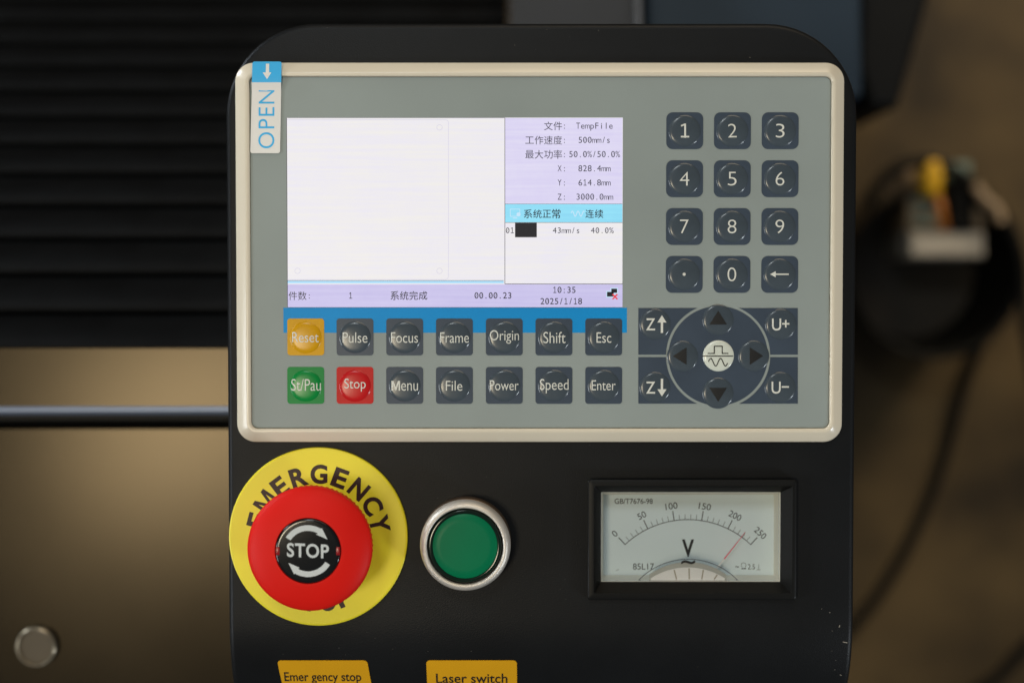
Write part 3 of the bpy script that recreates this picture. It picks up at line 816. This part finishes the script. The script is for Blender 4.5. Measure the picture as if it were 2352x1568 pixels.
def bar(p, q_, w0, w1, bm):
    vs = [p + nn * w0, q_ + nn * w1, q_ - nn * w1, p - nn * w0]
    lo = [bm.verts.new(v) for v in vs]; hi = [bm.verts.new(v + Vector((0, 0, .0003))) for v in vs]
    bm.faces.new(hi); bm.faces.new(lo[::-1])
    for i in range(4): bm.faces.new((lo[i], lo[(i + 1) % 4], hi[(i + 1) % 4], hi[i]))
    bmesh.ops.recalc_face_normals(bm, faces=bm.faces[:]); return bm
nd = obj('needle', bar(q, n1, .00017, .00005, bmesh.new()), 'needle', vm, 0)
obj('needle_arm', bar(n0, q, .00022, .00022, bmesh.new()), 'white_pl', nd, 0)
obj('glass', (lambda a: boxbm(a[0], a[1], a[2], a[3], ZW - .0012, ZW - .0004))(wrect(1382.5, 1131.5, 1789.5, 1333, ZW)), 'glass', vm, 0)

# =================================================================== STICKERS ON THE BEND
def arclen_y(py):
    """flat-face y (arc length) of the bent surface point seen at this picture row"""
    lo, hi = YB - 0.09, YB + 0.02
    for _ in range(50):
        m_ = (lo + hi) / 2; p = bend((0, m_, 0))
        q = p - CAM; q = CR.transposed() @ q; row = 784 - F * q.y / -q.z
        if row > py: lo = m_
        else: hi = m_
    return (lo + hi) / 2
def on_bend(px, py):
    y = arclen_y(py); p = bend((0, y, 0)); q = CR.transposed() @ (p - CAM)
    return ((px - 1176) * (-q.z) / F, y)
def nrm(x, y): 
    p = bend((x, y, 0)); return (p, bend((x, y, 1)) - p)
def bent_sticker(name_label, cat_group, x0, x1, ytop, txt, tbox, slant):
    a = on_bend(x0, ytop); b_ = on_bend(x1, ytop); hgt = 0.0145; r = 0.0013
    t = thing('label_sticker', name_label, 'sticker', bend(((a[0] + b_[0]) / 2, a[1] - hgt / 2, 0)), cat_group)
    P = [(x + (y - a[1]) * slant, y) for x, y in rr(a[0], a[1] - hgt, b_[0], a[1], r, 6)]
    bm = bmesh.new(); bm.faces.new([bm.verts.new((x, y, 0)) for x, y in P])
    yy = a[1] - hgt + .001
    while yy < a[1] - 0.0002:
        bmesh.ops.bisect_plane(bm, geom=bm.verts[:] + bm.edges[:] + bm.faces[:], plane_co=(0, yy, 0), plane_no=(0, 1, 0)); yy += .001
    ext = bmesh.ops.extrude_face_region(bm, geom=bm.faces[:]); top = {v for v in ext['geom'] if isinstance(v, bmesh.types.BMVert)}
    for v in bm.verts:
        p, n = nrm(v.co.x, v.co.y); v.co = p + n * (0.00022 if v in top else 0.00003)
    bmesh.ops.recalc_face_normals(bm, faces=bm.faces[:])
    back = obj('backing', bm, 'sticker_ochre', t, 40)
    V, Pg = glyphs(txt, 0.012); A, B, C_, D = bb(V)
    p0 = on_bend(tbox[0], tbox[3]); p1 = on_bend(tbox[2], tbox[1]); k = Ink()
    k.geo([(p0[0] + (x - A) / (C_ - A) * (p1[0] - p0[0]), p0[1] + (y - B) / (D - B) * (p1[1] - p0[1])) for x, y in V], Pg)
    k.build('lettering', 'black_ink', back, lambda x, y: tuple(nrm(x, y)[0] + nrm(x, y)[1] * 0.00027), 0, 0.0015)
bent_sticker('ochre sticker reading Emer gency stop below the yellow plate', 'ochre stickers naming the two buttons', 637, 843.5, 1515, 'Emer gency stop', (655, 1541.5, 829, 1568), -0.10)
bent_sticker('ochre sticker reading Laser switch below the green button', 'ochre stickers naming the two buttons', 979, 1187, 1515, 'Laser switch', (1002, 1544.5, 1165.5, 1566.5), -0.01)

# dust specks lying on the housing
bm = bmesh.new()
for _ in range(16):
    px, py = random.choice([(random.uniform(1880, 1960), random.uniform(1380, 1550)), (random.uniform(1000, 1950), random.uniform(1030, 1400)), (random.uniform(640, 1900), random.uniform(66, 136))])
    if 1340 < px < 1840 and 1090 < py < 1390 or (py > 1020 and px < 1190): continue
    if 1020 < py: y = on_bend(px, py) if py > 1425 else tuple(at(px, py).xy)
    else: y = tuple(at(px, py).xy)
    s_ = random.uniform(.6, 1.2) * S; c = Vector((y[0], y[1]))
    p = [bend((c.x + s_ * math.cos(R(a)) * random.uniform(.6, 1.2), c.y + s_ * math.sin(R(a)), 0.00005)) for a in (0, 70, 150, 220, 290)]
    bm.faces.new([bm.verts.new(v) for v in p])
for px, py, l, a in ((1928, 1437, 5, 70), (1941, 1474, 11, -12), (1931, 1549, 4, -25)):
    y = on_bend(px, py); dx, dy = math.cos(R(a)) * l * S / 2, math.sin(R(a)) * l * S / 2; t = .9 * S
    bm.faces.new([bm.verts.new(bend((y[0] + u * dx - v * dy / l * 2 * t / S, y[1] + u * dy + v * dx / l * 2 * t / S, .00006))) for u, v in ((-1, -1), (1, -1), (1, 1), (-1, 1))])
bmesh.ops.recalc_face_normals(bm, faces=bm.faces[:])
tag(obj('dust_specks', bm, 'dust', None, 0), 'pale dust specks and chips scattered on the black housing', 'dust', kind='stuff')

# =================================================================== MACHINE BEHIND
ZU, ZLO = -0.100, -0.112
mch = thing('machine_cabinet', 'dull bronze metal machine cabinet under the console with a bright folded edge', 'machine', (-0.12, -0.06, -0.9))
def mrect(x0, y0, x1, y1, z): return at(x0, (y0 + y1) / 2, z).x, at(x0, y1, z).y, at(x1, (y0 + y1) / 2, z).x, at(x0, y0, z).y
XR = 0.055
ax0 = at(-500, 900, ZU).x
obj('upper_sheet', boxbm(ax0, at(300, 938, ZU).y, XR, at(300, 797, ZU).y, ZU - .004, ZU, 0.0006), 'sheet', mch, 15)
yl = at(300, 942, ZU).y
obj('folded_edge', tube([(ax0, yl, ZU - .0018), (0, yl + .0005, ZU - .0018), (XR, yl + .001, ZU - .0018)], 0.0023, 14), 'edge', mch)
obj('edge_shade_box', boxbm(ax0, at(300, 1000, ZLO).y, XR, at(300, 925, ZU).y, -0.89, ZLO - .015), 'gap', mch)  # dark box stands in for the shade below the folded edge
obj('lower_sheet', boxbm(ax0, at(300, 2300, ZLO).y, XR, at(300, 977, ZLO).y, ZLO - .004, ZLO, 0.0015), 'sheet', mch, 15)
obj('body', boxbm(ax0, at(300, 2290, ZLO).y, XR - .002, at(300, 1001, ZLO).y, -0.899, ZLO - .0042), 'gap', mch)
c = at(78, 1488, ZLO + .006)
pad_t = thing('round_pad', 'small round clear pad with a thin bright rim stuck on the bronze metal sheet', 'pad', (c.x, c.y, ZLO))
obj('rim', lathe((c.x, c.y), [(0.0078, ZLO + .0001), (0.0082, ZLO + .002), (0.0083, ZLO + .0035), (0.0080, ZLO + .0044), (0.0075, ZLO + .0046), (0.0071, ZLO + .0040), (0.0070, ZLO + .0030)], 56), 'pad_rim_highlight', pad_t, 50)
obj('face', lathe((c.x, c.y), [(0.00705, ZLO + .0008), (0.00702, ZLO + .0031), (0.0067, ZLO + .0032), (0, ZLO + .0032)], 56), 'clear_pad', pad_t, 12)

# pleated cover
pl = thing('pleated_cover', 'black pleated bellows cover with horizontal ridges beside the console', 'bellows', (-0.2, 0.1, -0.5))
N_ = 13; za, zb = -0.105, -0.345
ya, yb_ = at(300, 790, za - .01).y, at(300, 38, zb).y
for i in range(N_):
    t = i / (N_ - 2.0); y = ya + (yb_ - ya) * t + 0.004; z = za - .012 + (zb - za) * t
    x1 = at(1165, 60, zb).x if i > 5 else 0.02
    wdt = abs(yb_ - ya) / (N_ - 2) * 0.5; sl = (zb - za) / (N_ - 2)
    pr = []
    for a in range(0, 181, 15):
        yy = y + wdt * math.cos(R(a)); zz = z + sl * 0.5 * math.cos(R(a)) + 0.011 * math.sin(R(a))
        pr.append((yy, zz))
    pr += [(y - wdt, z - .03 - sl * .5), (y + wdt, z - .03 + sl * .5)]
    bm = bmesh.new()
    A_ = [bm.verts.new((at(-500, 400, zb).x, p[0], p[1])) for p in pr]; B_ = [bm.verts.new((x1, p[0], p[1])) for p in pr]
    for j in range(len(pr)):
        k2 = (j + 1) % len(pr); bm.faces.new((A_[j], A_[k2], B_[k2], B_[j]))
    bm.faces.new(A_[::-1]); bm.faces.new(B_); bmesh.ops.recalc_face_normals(bm, faces=bm.faces[:])
    obj('pleat', bm, 'pleat', pl, 50)

# cabinet panels behind the top of the console
def solid(P_px, z, depth, bev=0.001):
    P = [tuple(at(x, y, z).xy) for x, y in P_px]
    a2 = sum(P[i - 1][0] * P[i][1] - P[i][0] * P[i - 1][1] for i in range(len(P)))
    return plate(P if a2 > 0 else P[::-1], z - depth, z, bev)
gp = thing('grey_cabinet', 'mid grey metal panel with a paler edge behind the top of the console', 'cabinet', (at(1320, 0, -.35).x, at(1320, 0, -.35).y, -0.9))
obj('panel', solid([(1172, 150), (1172, -160), (1455, -160), (1463, 150)], -0.32, 0.57), 'grey_box', gp, 15)
obj('pale_edge', solid([(1463.5, 150), (1455.5, -160), (1469, -160), (1478, 150)], -0.315, 0.02), 'light_edge', gp, 15)
tag(obj('slate_cabinet', solid([(1486, 222), (1478, -160), (1978, -160), (1982, 222)], -0.36, 0.53, .003), 'blue_box', None, 15), 'slate blue cabinet behind the console beside the black tapering post', 'cabinet')
tag(obj('tapering_post', solid([(2000, 244), (1972, 150), (1990, -160), (2172, -160), (2133, 0), (2064, 244)], -0.50, 0.39, .004), 'leg', None, 15), 'black tapering post standing on the floor beside the slate blue cabinet', 'post')

# tub with wiring on the floor
ZT = -0.80
tc_ = at(2150, 625, ZT)
rt_ = 200 * (H - ZT) / F
tub = thing('black_tub', 'round black rubber tub on the brown floor holding wiring parts', 'tub', (tc_.x, tc_.y, -0.9))
obj('tub_shell', lathe(tc_, [(rt_ * .82, -0.8995), (rt_ * .97, ZT - .004), (rt_, ZT), (rt_ * .97, ZT + .002), (rt_ * .93, ZT), (rt_ * .80, -0.885), (0, -0.885)], 72), 'rubber', tub, 50)
obj('floor_disc', lathe(tc_, [(rt_ * .79, -0.8845), (rt_ * .78, -0.8835), (0, -0.8835)], 48), 'loop_floor', tub, 12)  # added disc in the brown of the floor inside the loop
def at_floor(x0, y0, x1, y1, z, zb, m, name, par, bev=.003):
    return obj(name, solid([(x0, y1), (x1, y1), (x1, y0), (x0, y0)], z, z - zb, bev), m, par, 15)
c = at(2175, 520, -.8)
ad = thing('power_adaptor', 'beige wiring block with a yellow plug lying in the black tub', 'adaptor', (c.x, c.y, -0.885))
at_floor(2093, 533, 2262, 590, -0.80, -0.884, 'adaptor', 'base_block', ad)
at_floor(2088, 452, 2160, 531, -0.805, -0.884, 'tan', 'terminal_block', ad)
for y in (455, 480, 505): at_floor(2098, y, 2150, y + 13, -0.800, -0.8045, 'teal', 'terminal', ad, .0015)
at_floor(2080, 382, 2122, 449, -0.815, -0.884, 'tan', 'side_block', ad)
at_floor(2168, 372, 2232, 410, -0.81, -0.884, 'teal', 'cap_block', ad)
at_floor(2186, 413, 2238, 530, -0.795, -0.884, 'rubber', 'relay', ad)
at_floor(2240, 440, 2262, 528, -0.81, -0.884, 'tan', 'side_block', ad)
c = at(2146, 420, -.78)
pgm = solid([(2130, 448), (2126, 400), (2133, 366), (2160, 366), (2168, 400), (2164, 448)], -0.785, 0.03, .004)
obj('yellow_plug', pgm, 'plug', ad)
obj('orange_wire', tube([at(2150, 440, -.80), at(2160, 480, -.79), at(2168, 525, -.80)], .004), 'orange', ad)
def cable(label, pts, z, r):
    tag(obj('cable', tube([at(x, y, z) for x, y in pts], r, 10), 'rubber', None, 50), label, 'cable', 'cables on the workshop floor')
cable('long black cable running from the tub across the floor towards the console', [(2262, 770), (2215, 880), (2180, 1010), (2140, 1130), (2070, 1280), (1990, 1400), (1900, 1500), (1800, 1640)], -0.894, .0052)
cable('short black cable crossing the bottom corner of the floor', [(2480, 1380), (2352, 1488), (2290, 1555), (2220, 1600), (2100, 1680)], -0.894, .0052)
cable('black cable looping over the rim of the tub', [(1990, 470), (2040, 400), (2110, 372), (2180, 385), (2240, 430), (2310, 505), (2345, 600), (2352, 720), (2380, 900)], -0.792, .005)
cable('thin tan cable resting across the tub beside the relay', [(2240, 425), (2262, 455), (2290, 480), (2300, 510)], -0.786, .0045)
bpy.data.objects['cable.003'].data.materials[0] = M['tan']
